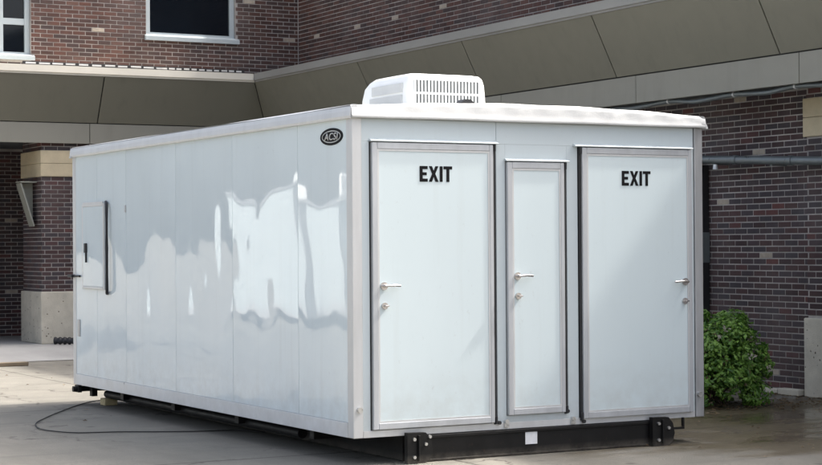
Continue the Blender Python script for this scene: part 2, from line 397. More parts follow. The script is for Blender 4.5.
def brick_wall(parent, pbase, axis, plane, ua, ub, za, zb, holes, mat, seen, limit=300, creams=(), zoff=0.0, uoff=0.0):
    """facing -axis. Courses of running bond between ua..ub and za..zb; holes: (u0,u1,z0,z1). The bricks that
    show largest in the photograph become objects, all others one mesh."""
    rnd = random.Random(int(plane*100)+axis+int(za*10))
    items = []
    k0 = int(math.floor((za-zoff)/PV))
    k = k0
    while zoff+k*PV < zb-0.02:
        z0 = max(zoff+k*PV, za); z1 = min(zoff+k*PV+BH, zb)
        k += 1
        if z1-z0 < 0.02: continue
        segs = [(ua, ub)]
        for h in holes:
            if z1 > h[2]+0.005 and z0 < h[3]-0.005:
                ns = []
                for a, b in segs:
                    if h[1] <= a or h[0] >= b: ns.append((a, b)); continue
                    if h[0] > a: ns.append((a, h[0]-0.006))
                    if h[1] < b: ns.append((h[1]+0.006, b))
                segs = ns
        off = uoff + (0.5*PU if k % 2 else 0)
        i = int(math.floor((ua-off)/PU))-1
        while off+i*PU < ub:
            u0, u1 = off+i*PU, off+i*PU+BL; i += 1
            for a, b in segs:
                c, d = max(u0, a), min(u1, b)
                if d-c > 0.03: items.append((c, d, z0, z1))
    ctr = lambda it: ((it[0]+it[1])/2, plane, (it[2]+it[3])/2) if axis == 1 else (plane, (it[0]+it[1])/2, (it[2]+it[3])/2)
    vis = []
    for n, it in enumerate(items):
        c = ctr(it); q = px(c)
        if seen(q) and it[1]-it[0] > 0.15:
            vis.append(((Vector(c)-CAM).length, n))
    vis.sort(); chosen = {n for _, n in vis[:limit]}
    cream_n = set()
    for cx, cy in creams:
        best = min(range(len(items)), key=lambda n: (px(ctr(items[n]))[0]-cx)**2 + (px(ctr(items[n]))[1]-cy)**2)
        cream_n.add(best); chosen.add(best)
    rest = MB()
    for n, (u0, u1, z0, z1) in enumerate(items):
        dd = rnd.uniform(-0.002, 0.002)
        if n in chosen:
            me = brick_mesh('brick_cream' if n in cream_n else mat, axis)
            o = bpy.data.objects.new('brick', me); COL.objects.link(o); o.parent = parent
            loc = (u0, plane-dd, z0) if axis == 1 else (plane-dd, u0, z0)
            o.location = Vector(loc)-Vector(pbase)
            s = (u1-u0)/BL
            o.scale = (s, 1, (z1-z0)/BH) if axis == 1 else (1, s, (z1-z0)/BH)
        else:
            d, e = 0.006+dd*.6, 0.0025
            if axis == 1:
                vs = [(u0, plane, z0), (u1, plane, z0), (u1, plane, z1), (u0, plane, z1), (u0+e, plane-d, z0+e), (u1-e, plane-d, z0+e), (u1-e, plane-d, z1-e), (u0+e, plane-d, z1-e)]
            else:
                vs = [(plane, u0, z0), (plane, u1, z0), (plane, u1, z1), (plane, u0, z1), (plane-d, u0+e, z0+e), (plane-d, u1-e, z0+e), (plane-d, u1-e, z1-e), (plane-d, u0+e, z1-e)]
            rest.add([(x-pbase[0], y-pbase[1], z-pbase[2]) for x, y, z in vs], [(0, 1, 5, 4), (1, 2, 6, 5), (2, 3, 7, 6), (3, 0, 4, 7), (4, 5, 6, 7)])
    if rest.f:
        o = rest.build('brickwork', mat, parent, 'stuff')

inframe = lambda q: -5 < q[0] < 827 and -6 < q[1] < 470
# windows of the rear range: (x0, x1, z0, z1) openings
W1 = (0.95, 2.50, 4.64, 6.5); W2 = (4.44, 6.03, 5.06, 6.5)
# rear upper wall as a mortar slab with two openings (pieces butted together)
m = MB(); T = 0.30
xs = [XEND, W1[0], W1[1], W2[0], W2[1], XU+0.3]
for a, b in ((xs[0], xs[1]), (xs[2], xs[3]), (xs[4], xs[5])): m.box(a, b, YU, YU+T, 4.30, ROOF)
m.box(W1[0], W1[1], YU, YU+T, 4.30, W1[2]); m.box(W1[0], W1[1], YU, YU+T, W1[3], ROOF)
m.box(W2[0], W2[1], YU, YU+T, 4.30, W2[2]); m.box(W2[0], W2[1], YU, YU+T, W2[3], ROOF)
rear_wall = bchild('upper_wall', 'mortar', m)
brick_wall(rear_wall, BB, 1, YU, XEND, XU-0.015, 4.32, ROOF-0.12, [(W1[0]-.0, W1[1], W1[2], W1[3]), (W2[0]-.0, W2[1]+.0, W2[2], W2[3])], 'brick',
           lambda q: inframe(q) and q[1] < 74 and q[0] < 299, 300, [(100, 31), (252, 2), (290, 40), (236, -8), (60, -20)])
m = MB().box(XU, XU+T, YEND, YU-0.002, 4.30, ROOF)
wing_wall = bchild('upper_wall', 'mortar', m)
brick_wall(wing_wall, BB, 0, XU, YEND, YU-0.016, 4.32, ROOF-0.12, [], 'brick',
           lambda q: inframe(q) and q[1] < 72-(q[0]-300)*0.2, 300, [(317, 37), (355, 28), (397, 18), (443, 7), (490, -6)], uoff=0.07)
# roof slabs and coping
bchild('roof', 'roofing', MB().box(XEND, 18, YU+T, 28, ROOF-0.5, ROOF-0.2).box(XU+T, 18, YEND, YU+T, ROOF-0.5, ROOF-0.2))
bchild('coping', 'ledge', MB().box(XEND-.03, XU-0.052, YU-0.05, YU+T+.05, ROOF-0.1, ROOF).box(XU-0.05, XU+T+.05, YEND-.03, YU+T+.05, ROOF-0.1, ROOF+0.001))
# outer shell of the building where nobody looks (keeps light out)
bchild('end_wall', 'brick', MB().box(XW+0.32, 18, YEND, YEND+0.3, 0, ROOF-0.5).box(XEND, XEND+0.3, YU+T+.002, 28, 0, ROOF-0.5).box(XEND, 18, 28, 28.3, 0, ROOF-0.5).box(18, 18.3, YEND, 28.3, 0, ROOF-0.5))
# floor slab between storeys
bchild('floor_slab', 'dark_inside', MB().box(XEND+.3, 18, YU+.01, 28, 4.0, 4.28).box(XU+.01, 18, YEND+.3, YU+.01, 4.0, 4.28))

# windows
def window(W, ledge_h, mull_v, mull_h, sill=True):
    x0, x1, z0, z1 = W
    f = 0.085
    w_ = bchild('window', 'win_frame', MB().box(x0+.004, x0+f, YU+.05, YU+.14, z0+.004, z1-.004).box(x1-f, x1-.004, YU+.05, YU+.14, z0+.004, z1-.004)
                .box(x0+f, x1-f, YU+.05, YU+.14, z0+.004, z0+ledge_h).box(x0+f, x1-f, YU+.05, YU+.14, z1-f, z1-.004))
    for mx in mull_v: child('mullion', 'win_frame', w_, MB().box(mx-.04, mx+.04, YU+.055, YU+.13, z0+ledge_h, z1-f), BB)
    xsb = [x0+f]+[q for mx in mull_v for q in (mx-.04, mx+.04)]+[x1-f]
    for mz in mull_h:
        for k in range(0, len(xsb), 2): child('mullion', 'win_frame', w_, MB().box(xsb[k], xsb[k+1], YU+.058, YU+.128, mz-.05, mz+.05), BB)
    zsb = [z0+ledge_h]+[q for mz in mull_h for q in (mz-.05, mz+.05)]+[z1-f]
    for k in range(0, len(xsb), 2):
        for l in range(0, len(zsb), 2):
            child('pane', 'glass', w_, MB().box(xsb[k], xsb[k+1], YU+.09, YU+.10, zsb[l], zsb[l+1]), BB)
    if sill:
        child('sill', 'win_frame', w_, MB().prism([(YU-.06, z0-.01), (YU+.05, z0-.01), (YU+.05, z0+.10), (YU-.045, z0+.06), (YU-.06, z0+.055)], 0, x0-.03, x1+.05), BB)
    return w_
window(W1, 0.12, [2.03], [5.245])
window(W2, 0.13, [], [])

# canopy: ledge, sloping soffit panels, upright fascia boards, in both ranges
XL, YL, ZL = 5.93, 15.13, 4.33
XF, YF, ZF = 6.30, 15.50, 3.62
ZB = 3.29
LH = 0.125
bchild('ledge', 'ledge_sunlit', MB().box(XEND, XL-.002, YL, YU-.02, ZL, ZL+LH).box(XEND, XL-.025, YL-.02, YL-.001, ZL+.03, ZL+LH+.012))
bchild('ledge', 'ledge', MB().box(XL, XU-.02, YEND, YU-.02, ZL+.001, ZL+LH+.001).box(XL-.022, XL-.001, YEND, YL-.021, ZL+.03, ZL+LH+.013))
# narrow dark flashing with pale clips on the rear ledge
fs = bchild('flashing_strip', 'rubber', MB().box(2.10, 5.80, YL+.10, YL+.13, ZL+LH+.001, ZL+LH+.075))
x = 2.14
while x < 5.7:
    q_ = random.uniform(.8, 1.0)*(1 if x < 4.4 else .55)
    zc = ZL+LH+.050+random.uniform(-.004, .004)
    child('clip', 'alu_pale', fs, MB().box(x, x+.185*q_, YL+.09, YL+.10, zc-.012, zc+.013), BB); x += 0.213 if x < 4.4 else .13
def soffit_quad(pts, n):      # panel 20 mm thick
    n = Vector(n)*0.02
    vs = [Vector(p) for p in pts]+[Vector(p)+n for p in pts]
    return MB().add(vs, [(0, 1, 2, 3), (4, 7, 6, 5), (0, 4, 5, 1), (1, 5, 6, 2), (2, 6, 7, 3), (3, 7, 4, 0)])
J = 0.010
# rear soffit joints in x (upper edge, lower edge are at the same x), last panel mitred in the inner corner
jx = [XEND, 3.38]
nr = Vector((0, .71, .37)).normalized(); nw = Vector((.71, 0, .37)).normalized()
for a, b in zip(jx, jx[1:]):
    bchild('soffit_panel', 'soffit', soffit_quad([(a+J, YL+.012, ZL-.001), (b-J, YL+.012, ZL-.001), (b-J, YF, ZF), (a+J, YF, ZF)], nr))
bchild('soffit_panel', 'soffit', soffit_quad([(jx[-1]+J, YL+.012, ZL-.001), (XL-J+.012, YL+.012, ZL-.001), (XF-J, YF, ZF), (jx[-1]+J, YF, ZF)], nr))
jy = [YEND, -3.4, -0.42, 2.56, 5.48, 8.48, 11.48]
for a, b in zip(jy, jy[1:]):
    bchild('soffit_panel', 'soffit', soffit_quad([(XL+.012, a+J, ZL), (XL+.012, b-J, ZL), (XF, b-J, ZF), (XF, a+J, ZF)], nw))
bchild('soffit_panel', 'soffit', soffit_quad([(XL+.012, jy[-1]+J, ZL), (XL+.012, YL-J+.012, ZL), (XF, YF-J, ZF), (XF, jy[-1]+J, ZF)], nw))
# dark backing behind the joints
bchild('soffit_backing', 'rubber', MB().add([(XEND, YL+.06, ZL-.01), (XL+.06, YL+.06, ZL-.01), (XF+.05, YF+.05, ZF), (XEND, YF+.05, ZF)], [(0, 1, 2, 3)])
       .add([(XL+.06, YEND, ZL-.01), (XL+.06, YL+.06, ZL-.01), (XF+.05, YF+.05, ZF), (XF+.05, YEND, ZF)], [(0, 3, 2, 1)]))
jfx = [XEND, 3.26, XF-.002]
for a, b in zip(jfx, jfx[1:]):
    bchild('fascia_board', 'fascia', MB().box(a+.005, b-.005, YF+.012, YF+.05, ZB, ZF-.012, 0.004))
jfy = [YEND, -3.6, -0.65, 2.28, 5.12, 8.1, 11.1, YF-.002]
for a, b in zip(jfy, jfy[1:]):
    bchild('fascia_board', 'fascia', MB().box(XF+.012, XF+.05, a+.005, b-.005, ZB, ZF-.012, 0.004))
bchild('fascia_backing', 'rubber', MB().box(XEND, XF+.06, YF+.052, YF+.09, ZB+.006, ZF+.05).box(XF+.052, XF+.09, YEND, YF+.05, ZB+.007, ZF+.05))
# underside behind the fascia
bchild('canopy_ceiling', 'dark_inside', MB().box(XEND, XW+.3, YF+.092, 18.7, ZB+.06, ZB+.12).box(XF+.092, XW+.3, YEND, YF+.09, ZB+.061, ZB+.121))

# lower wing wall with pilaster
m = MB().box(XW, XW+.3, YEND, 18.69, 0, ZB+.058)
lw = bchild('lower_wall', 'mortar', m)
PY0, PY1 = 1.75, 2.90
brick_wall(lw, BB, 0, XW, -2.0, 15.4, 0.0, 3.30, [(PY0, PY1, 0, 4)], 'brick_dark', lambda q: 704 < q[0] < 822 and 92 < q[1] < 400, 900 if False else 300,
           [(763, 151), (723, 207), (766, 261), (744, 100), (769, 371), (684, 205)], uoff=0.03)
def pier(name, x0, x1, y0, y1, zbase, seen, axes, capz=(2.77, 3.17), basez=0.94, mat='brick_dark', split=None):
    p = bchild(name, 'mortar', MB().box(x0+.012, x1-.012, y0+.012, y1-.012, zbase, ZB+.058))
    for k in range(2):
        za, zb = capz[0]+k*(capz[1]-capz[0])/2, capz[0]+(k+1)*(capz[1]-capz[0])/2
        if split:
            child('stone_cap', 'limestone', p, MB().box(x0-.02, split-.003, y0-.02, y1+.02, za+.002, zb-.002, .006), BB)
            child('stone_cap', 'limestone', p, MB().box(split+.003, x1+.02, y0-.02, y1+.02, za+.002, zb-.002, .006), BB)
        else:
            child('stone_cap', 'limestone', p, MB().box(x0-.02, x1+.02, y0-.02, y1+.02, za+.002, zb-.002, .006), BB)
    child('stone_base', 'pitted', p, MB().box(x0-.025, x1+.025, y0-.025, y1+.025, zbase+.001, basez, .012), BB)
    for ax in axes:
        pl, ua, ub = (y0+.012, x0+.002, x1-.002) if ax == 1 else (x0+.012, y0+.014, y1-.002)
        brick_wall(p, BB, ax, pl, ua, ub, basez+.006, capz[0]-.004, [], mat, seen, 300)
        brick_wall(p, BB, ax, pl, ua, ub, capz[1]+.006, ZB+.05, [], mat, seen, 300)
    return p
pier('column', 2.50, 3.38, 15.60, 16.62, 0.15, lambda q: 20 < q[0] < 74 and 148 < q[1] < 295, (0, 1), (2.77, 3.18), 0.965, 'brick_dark', 3.0)
pier('pilaster', 6.93, 7.28, PY0, PY1, 0.0, lambda q: 804 < q[0] < 822 and 120 < q[1] < 330, (0,), (2.785, 3.20), 0.85)
# wall at the back of the recess
rw = bchild('recess_wall', 'mortar', MB().box(XEND, XW, 18.5, 18.69, 0, ZB+.058))
brick_wall(rw, BB, 1, 18.5, XEND, XW-.02, 0.151, 3.3, [], 'brick_dark', lambda q: -3 < q[0] < 24 and 140 < q[1] < 340, 300, [(12, 223), (10, 291)])
# rough footing stones along the wing wall
for (y, l, h, d) in ((3.05, .34, .075, .10), (3.42, .30, .06, .08), (3.76, .25, .05, .09)):
    bchild('footing_stone', 'pitted', MB().box(XW-d-.02, XW-.016, y-.06, y-.06+l, 0.001, h, .014))

# ------------------------------------------------------------------ pipes and lamp on the building
m = MB(); pts = [(6.79, 5.6-0.1*i, 2.668-0.0050*i) for i in range(36)]
m.tube(pts, 0.047, 14)
pb = empty('drain_pipe', (6.79, 4.0, 2.55)); tag(pb, 'grey drain pipe running level along the dark brick wall', 'pipe')
child('pipe_run', 'pipe', pb, m, (6.79, 4.0, 2.55))
for y in (4.95, 3.9, 2.97): child('coupling', 'pipe', pb, MB().cyl((6.79, y-.035, 2.668-.05*(5.6-y+.035)), (6.79, y+.035, 2.668-.05*(5.6-y-.035)), 0.054, n=14), (6.79, 4.0, 2.55))
for y in (4.3, 3.3): child('bracket', 'pipe', pb, MB().box(6.79, XW-.004, y-.02, y+.02, 2.668-.05*(5.6-y)-.06, 2.668-.05*(5.6-y)-.04), (6.79, 4.0, 2.55))
child('nozzle', 'alu_pale', pb, MB().cyl((6.74, 4.2, 2.545), (6.74, 4.2, 2.49), .022, .03, n=12), (6.79, 4.0, 2.55))
dn = empty('downspout', (6.93, 4.68, 0)); tag(dn, 'narrow black downspout with grey collar on the dark brick wall beside the trailer', 'downspout')
child('spout_pipe', 'rubber', dn, MB().box(6.88, 6.985, 4.63, 4.75, .06, 2.56, .008), (6.93, 4.68, 0))
child('collar', 'pipe', dn, MB().box(6.872, 6.988, 4.622, 4.758, 1.43, 1.78, .006), (6.93, 4.68, 0))
m = MB(); key = [(5.75, 3.262), (5.3, 3.246), (4.6, 3.275), (4.1, 3.238), (3.43, 3.266), (2.9, 3.245), (2.43, 3.275), (1.8, 3.25), (1.2, 3.27)]
pts = []
for (a, za), (b, zb) in zip(key, key[1:]):
    for i in range(8):
        s = i/8; s2 = s*s*(3-2*s); pts.append((6.40, a+(b-a)*s, za+(zb-za)*s2))
cn = m.tube(pts, 0.027, 10).build('flexible_conduit', 'pipe'); tag(cn, 'thin grey conduit sagging along the underside of the canopy fascia', 'conduit')
for y in (4.6, 3.43, 2.43):
    z_ = dict(key).get(y); child('clip', 'alu_pale', cn, MB().cyl((6.40, y-.012, z_), (6.40, y+.012, z_), .032, n=12))
m = MB(); bx = 2.50; sy = 15.95; lp = (2.38, sy, 2.3)
sc = empty('wall_lamp', lp); tag(sc, 'wedge-shaped pale metal lamp on the side of the brick column', 'lamp')
child('wedge_body', 'sconce', sc, MB().prism([(2.24, 2.66), (2.495, 2.68), (2.495, 2.0), (2.46, 2.0), (2.27, 2.61)], 1, sy+.10, sy+.11), lp)
child('front_plate', 'sconce', sc, MB().add([(2.23, sy-.12, 2.665), (2.23, sy+.12, 2.665), (2.44, sy+.12, 1.99), (2.44, sy-.12, 1.99), (2.25, sy-.12, 2.675), (2.25, sy+.12, 2.675), (2.46, sy+.12, 2.0), (2.46, sy-.12, 2.0)],
      [(0, 1, 2, 3), (4, 7, 6, 5), (0, 4, 5, 1), (2, 6, 7, 3), (0, 3, 7, 4), (1, 5, 6, 2)]), lp)
child('top_plate', 'sconce', sc, MB().box(2.23, 2.495, sy-.13, sy+.13, 2.68, 2.70), lp)

# ------------------------------------------------------------------ the trailer
T0 = empty('portable_trailer', (1.636, 3.26, 0)); TB = (1.636, 3.26, 0)
tag(T0, 'white box-shaped portable trailer with two EXIT doors standing beside the brick wing', 'trailer')
def tc(name, mat, mb, parent=None, kind=None): return child(name, mat, parent or T0, mb, TB, kind)
TW, TL, Z0, Z1 = 3.272, 6.528, 0.21, 2.615
tc('body_shell', 'seam', MB().box(0.006, TW-.006, 0.02, TL-.006, Z0+.004, Z1+.02))
# side skin panels
ys = [0.093, 0.956, 2.269, 3.59, 4.912, 5.773, 6.455]
for a, b in zip(ys, ys[1:]):
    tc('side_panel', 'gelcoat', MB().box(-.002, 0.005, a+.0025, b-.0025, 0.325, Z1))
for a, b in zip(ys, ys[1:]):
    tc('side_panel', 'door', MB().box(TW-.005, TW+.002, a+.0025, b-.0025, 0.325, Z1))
tc('rear_panel', 'door', MB().box(.07, TW-.07, TL-.005, TL+.002, 0.325, Z1))
# corner posts (angles), bottom rail
def corner(x, y, dx, dy, mat):
    w1, w2 = 0.076, 0.09
    x0, x1 = sorted((x, x+dx*w1)); y0, y1 = sorted((y, y+dy*w2))
    return tc('corner_post', mat, MB().box(min(x, x-dx*.010), max(x1, x) if dx > 0 else x1+.010*0+0, *sorted((y-dy*.010, y+dy*w2)), Z0, Z1+.004, .004) if False else
              MB().box(x0-(.008 if dx > 0 else 0), x1+(.008 if dx < 0 else 0), y0-(.008 if dy > 0 else 0), y1+(.008 if dy < 0 else 0), Z0, Z1+.002, .006))
corner(0, 0, 1, 1, 'alu_pale'); corner(TW, 0, -1, 1, 'alu'); corner(0, TL, 1, -1, 'alu_pale'); corner(TW, TL, -1, -1, 'alu')
tc('side_skirt', 'skirt', MB().box(-.010, .005, .093, 6.45, Z0, .322, .003))
tc('side_skirt', 'skirt', MB().box(TW-.005, TW+.010, .093, 6.45, Z0, .322, .003))
tc('end_sill', 'alu_pale', MB().box(.078, TW-.086, -.004, .018, Z0, .262, .003))
tc('end_sill', 'alu_pale', MB().box(.078, TW-.078, TL-.018, TL+.004, Z0, .322, .003))
# end wall skin between doors
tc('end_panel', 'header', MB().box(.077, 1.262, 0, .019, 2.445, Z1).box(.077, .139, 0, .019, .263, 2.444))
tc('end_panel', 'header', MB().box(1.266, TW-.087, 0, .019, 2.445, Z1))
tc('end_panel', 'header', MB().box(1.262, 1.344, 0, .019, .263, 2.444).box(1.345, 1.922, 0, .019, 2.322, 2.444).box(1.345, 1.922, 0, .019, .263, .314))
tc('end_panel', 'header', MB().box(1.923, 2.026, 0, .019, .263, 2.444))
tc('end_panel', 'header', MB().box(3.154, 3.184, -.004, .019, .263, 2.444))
def door(x0, x1, z0, z1, seal, fr=0.046, frb=0.050):
    """x0..x1 frame; seal: side of the hinge seal strip (-1 left, 1 right)"""
    d = tc('door', 'door', MB().box(x0+fr, x1-fr*.75, -.021, -.004, z0+frb, z1-frb, .002))
    y0 = -.028
    for n, bx_ in (('frame', (x0, x0+fr, z0, z1)), ('frame', (x1-fr*.75, x1, z0, z1)), ('frame', (x0+fr, x1-fr*.75, z0, z0+frb)), ('frame', (x0+fr, x1-fr*.75, z1-frb, z1))):
        o = tc(n, 'alu_frame', MB().box(bx_[0], bx_[1], y0, .016, bx_[2], bx_[3], .005), d)
    # inner step of the frame
    i = .014
    tc('inner_bead', 'alu_pale', MB().box(x0+fr, x0+fr+i, -.025, -.022, z0+frb, z1-frb).box(x1-fr*.75-i, x1-fr*.75, -.025, -.022, z0+frb, z1-frb)
       .box(x0+fr+i, x1-fr*.75-i, -.025, -.022, z0+frb, z0+frb+i).box(x0+fr+i, x1-fr*.75-i, -.025, -.022, z1-frb-i, z1-frb), d)
    if seal > 0:
        tc('seal', 'rubber', MB().box(x1+.002, x1+.026, -.012, .018, z0-.015, z1+.005, .004), d)
        tc('seal', 'rubber', MB().box(x0-.012, x0-.001, .002, .018, z0-.01, z1), d)
    else:
        tc('seal', 'rubber', MB().box(x0-.024, x0-.002, -.012, .018, z0-.015, z1+.005, .004), d)
    a, b = (x0-.012, x1+.045) if seal > 0 else (x0-.07, x1+.012)
    tc('drip_rail', 'header', MB().prism([(.0, z1+.010), (-.034, z1+.006), (-.038, z1+.012), (-.034, z1+.016), (.0, z1+.030)], 0, a, b), d)
    for zz in (z0+.02, z1-.02):
        xx = x1+.016 if seal > 0 else x0-.014
        tc('hinge', 'rubber', MB().cyl((xx, -.022, zz-.03), (xx, -.022, zz+.03), .010, n=10), d)
    return d
d1 = door(.153, 1.222, .268, 2.435, 1)
d2 = door(1.350, 1.884, .318, 2.305, 1)
d3 = door(2.057, 3.152, .256, 2.432, -1)
def lever(d, x, z, dx, zl):
    h = tc('handle', 'chrome', MB().cyl((x, -.021, z), (x, -.034, z), .030, n=18).cyl((x, -.034, z), (x, -.066, z), .011, n=10)
           .tube([(x-.008*dx, -.064, z), (x+.03*dx, -.068, z+.003), (x+.075*dx, -.066, z+.004), (x+.125*dx, -.055, z+.0)], .0095, 8), d)
    tc('lock', 'chrome', MB().cyl((x+.005*dx, -.021, zl), (x+.005*dx, -.036, zl), .026, n=16).box(x+.005*dx-.008, x+.005*dx+.026, -.058, -.036, zl-.006, zl+.006, .003), d)
lever(d1, .248, 1.350, 1, 1.200)
lever(d2, 1.438, 1.409, 1, 1.252)
lever(d3, 3.078, 1.340, -1, 1.180)
# lettering
def text_mesh(body, width, height, extrude, offset=0.0, shear=0.0):
    cu = bpy.data.curves.new('t', 'FONT'); cu.body = body; cu.size = 1.0; cu.extrude = 0.0; cu.offset = offset; cu.shear = shear
    cu.space_character = 1.06
    ob = bpy.data.objects.new('t', cu); COL.objects.link(ob)
    dg = bpy.context.evaluated_depsgraph_get(); dg.update()
    me = bpy.data.meshes.new_from_object(ob.evaluated_get(dg)); COL.objects.unlink(ob); bpy.data.objects.remove(ob)
    xs_ = [v.co.x for v in me.vertices]; ys_ = [v.co.y for v in me.vertices]
    x0, x1, y0, y1 = min(xs_), max(xs_), min(ys_), max(ys_)
    for v in me.vertices: v.co = ((v.co.x-x0)/(x1-x0)*width, 0, (v.co.y-y0)/(y1-y0)*height)
    bm = bmesh.new(); bm.from_mesh(me)
    r_ = bmesh.ops.extrude_face_region(bm, geom=bm.faces[:])
    for e in r_['geom']:
        if isinstance(e, bmesh.types.BMVert): e.co.y -= extrude
    bmesh.ops.recalc_face_normals(bm, faces=bm.faces[:]); bm.to_mesh(me); bm.free()
    return me
def place_text(name, me, mat, parent, mw):
    me.materials.clear(); me.materials.append(MAT[mat]); me.transform(mw); me.transform(Matrix.Translation(-Vector(TB)))
    o = bpy.data.objects.new(name, me); COL.objects.link(o); o.parent = parent; return o
for d, x, z in ((d1, .565, 2.142), (d3, 2.447, 2.130)):
    y0, y1, H_ = -.0235, -.0213, .120
    def bar(mb, a, b, c, e): return mb.prism([(x+a, z+c), (x+b, z+c), (x+b, z+e), (x+a, z+e)], 1, y0, y1)
    E_ = MB().prism([(x+q, z+r_) for q, r_ in ((0, 0), (.070, 0), (.070, .024), (.026, .024), (.026, .049), (.062, .049), (.062, .072), (.026, .072), (.026, .096), (.070, .096), (.070, H_), (0, H_))], 1, y0, y1)
    X_ = MB().prism([(x+.080+q, z+r_) for q, r_ in ((0, 0), (.028, 0), (.043, .038), (.058, 0), (.086, 0), (.057, .061), (.085, H_), (.058, H_), (.043, .084), (.028, H_), (.001, H_), (.029, .061))], 1, y0, y1)
    I_ = bar(MB(), .176, .202, 0, H_)
    T_ = MB().prism([(x+.210+q, z+r_) for q, r_ in ((.0255, 0), (.0515, 0), (.0515, .097), (.077, .097), (.077, H_), (0, H_), (0, .097), (.0255, .097))], 1, y0, y1)
    for L_ in (E_, X_, I_, T_): tc('letter', 'ink', L_, d)
# oval badge on the side
bo = MB(); ring = MB()
N = 40
def oval(mb, cy, cz, a, b, x0, x1):
    p0 = [(x0, cy+a*math.cos(2*math.pi*i/N), cz+b*math.sin(2*math.pi*i/N)) for i in range(N)]
    p1 = [(x1, y, z) for _, y, z in p0]
    mb.add(p0+p1, [tuple(range(N)), tuple(range(2*N-1, N-1, -1))]+[(i, (i+1) % N, N+(i+1) % N, N+i) for i in range(N)])
badge = MB(); oval(badge, .340, 2.492, .195, .066, -.003, -.006); bd = tc('badge', 'ink', badge)
b2 = MB(); oval(b2, .340, 2.492, .160, .047, -.0062, -.0072); tc('badge_ring', 'silver_ink', b2, bd)
b3 = MB(); oval(b3, .340, 2.492, .150, .040, -.0074, -.0080); tc('badge_face', 'ink', b3, bd)
mw = Matrix.Translation((-.0082, .340+.12, 2.492-.027)) @ Matrix.Rotation(-math.pi/2, 4, 'Z')
place_text('badge_lettering', text_mesh('ACSI', .24, .056, .0015, 0.012, 0.2), 'silver_ink', bd, mw)
# hatch on the side near the rear, with black bar and latches
h = tc('side_hatch', 'gelcoat', MB().box(-.022, -.0025, 5.555, 6.165, 1.255, 2.075, .004))
for b_ in ((5.52, 5.554, 1.225, 2.105), (6.166, 6.20, 1.225, 2.105)):
    tc('hatch_frame', 'alu_pale', MB().box(-.020, -.0025, b_[0], b_[1], b_[2], b_[3], .004), h)
for b_ in ((1.225, 1.254), (2.076, 2.125)):
    tc('hatch_frame', 'alu_pale', MB().box(-.024, -.0025, 5.5545, 6.1655, b_[0], b_[1], .004), h)
tc('hatch_latch', 'rubber', MB().box(-.045, -.022, 6.02, 6.075, 1.60, 1.70, .006).box(-.040, -.022, 6.03, 6.05, 1.50, 1.60, .004), h)
tc('grab_bar', 'rubber', MB().tube([(-.005, 5.49, 2.115), (-.02, 5.44, 2.105), (-.035, 5.385, 2.08), (-.04, 5.37, 2.03), (-.04, 5.37, 1.65), (-.04, 5.37, 1.27), (-.035, 5.385, 1.21), (-.02, 5.43, 1.195), (-.005, 5.47, 1.19)], .016, 10))
tc('door_stop', 'rubber', MB().box(-.05, -.008, 6.46, 6.60, 1.34, 1.37, .004).box(-.03, -.008, 6.28, 6.46, 1.345, 1.365, .003))
tc('side_vent', 'alu', MB().box(-.012, -.0025, 6.31, 6.385, .72, .90, .004))
tc('latch_stud', 'alu', MB().box(-.012, -.0025, 4.90, 4.93, 2.0, 2.07, .003))
# bolts on corner posts and hooks below the doors
for x, z in ((.040, .424), (3.225, .40)): tc('post_bolt', 'bolt', MB().cyl((x, -.008, z), (x, -.03, z), .022, n=12))
for x, z in ((1.335, .27), (1.962, .262)): tc('sill_bolt', 'bolt', MB().cyl((x, 0, z), (x, -.026, z), .018, n=10).box(x-.02, x+.02, -.02, -.004, z-.045, z-.01, .003))
for x, z in ((1.265, .265), (1.905, .325), (2.06, .235)): tc('sill_hook', 'rubber', MB().cyl((x, -.03, z), (x, -.008, z), .015, n=10))
# roof membrane with a folded front edge
def roof():
    mb = MB(); nx, ny = 48, 60
    rnd = random.Random(3)
    ph = [rnd.uniform(0, 6.28) for _ in range(8)]
    def top(x, y):
        s = (x/TW)*2-1
        z = 2.712 + 0.050*(1-s*s)
        z += 0.004*math.sin(3.1*x+ph[0])*math.sin(1.3*y+ph[1]) + 0.0025*math.sin(9*x+ph[2]+2*y)
        return z
    rows = []
    X = [-.022 + (TW+.044)*i/nx for i in range(nx+1)]
    # skirt rows first: from the lip up to the top
    lip = []
    for (yy, zz) in ((-.006, 2.618), (-.040, 2.616), (-.046, 2.624), (-.040, 2.640)):
        rows.append([(x, yy, zz + .0014*math.sin(5*x+ph[3])) for x in X])
    for t_ in (0.35, 0.7, 0.9):
        rows.append([(x, -.036 + .010*t_*t_ + .005*math.sin(21*x+ph[4]+3*t_)*(0.3+0.7*(x/TW)), 2.645 + (top(x, 0)-2.65)*t_) for x in X])
    for j in range(ny+1):
        y = -.018 + (TL+.036)*j/ny
        rows.append([(x, y, top(x, y)) for x in X])
    rows.append([(x, TL+.02, 2.62) for x in X]); rows.append([(x, TL-.01, 2.62) for x in X])
    nX = len(X)
    vs = [v for r_ in rows for v in r_]
    fs_ = [(j*nX+i, j*nX+i+1, (j+1)*nX+i+1, (j+1)*nX+i) for j in range(len(rows)-1) for i in range(nX-1)]
    mb.add(vs, fs_, True)
    return mb
rf = tc('roof', 'membrane', roof())
for x, sgn in ((0, -1), (TW, 1)):
    tc('edge_trim', 'alu_pale' if sgn < 0 else 'alu', MB().prism([(x+sgn*.004, 2.612), (x+sgn*.030, 2.612), (x+sgn*.034, 2.630), (x+sgn*.030, 2.668), (x+sgn*.024, 2.700), (x+sgn*.004, 2.716), (x-sgn*.03, 2.716), (x-sgn*.03, 2.612)], 1, -.03, TL+.02), rf)
tc('corner_lip', 'membrane', MB().prism([(TW-.02, 2.616), (TW+.044, 2.612), (TW+.044, 2.622), (TW+.03, 2.65), (TW-.02, 2.66)], 1, -.04, .06), rf)
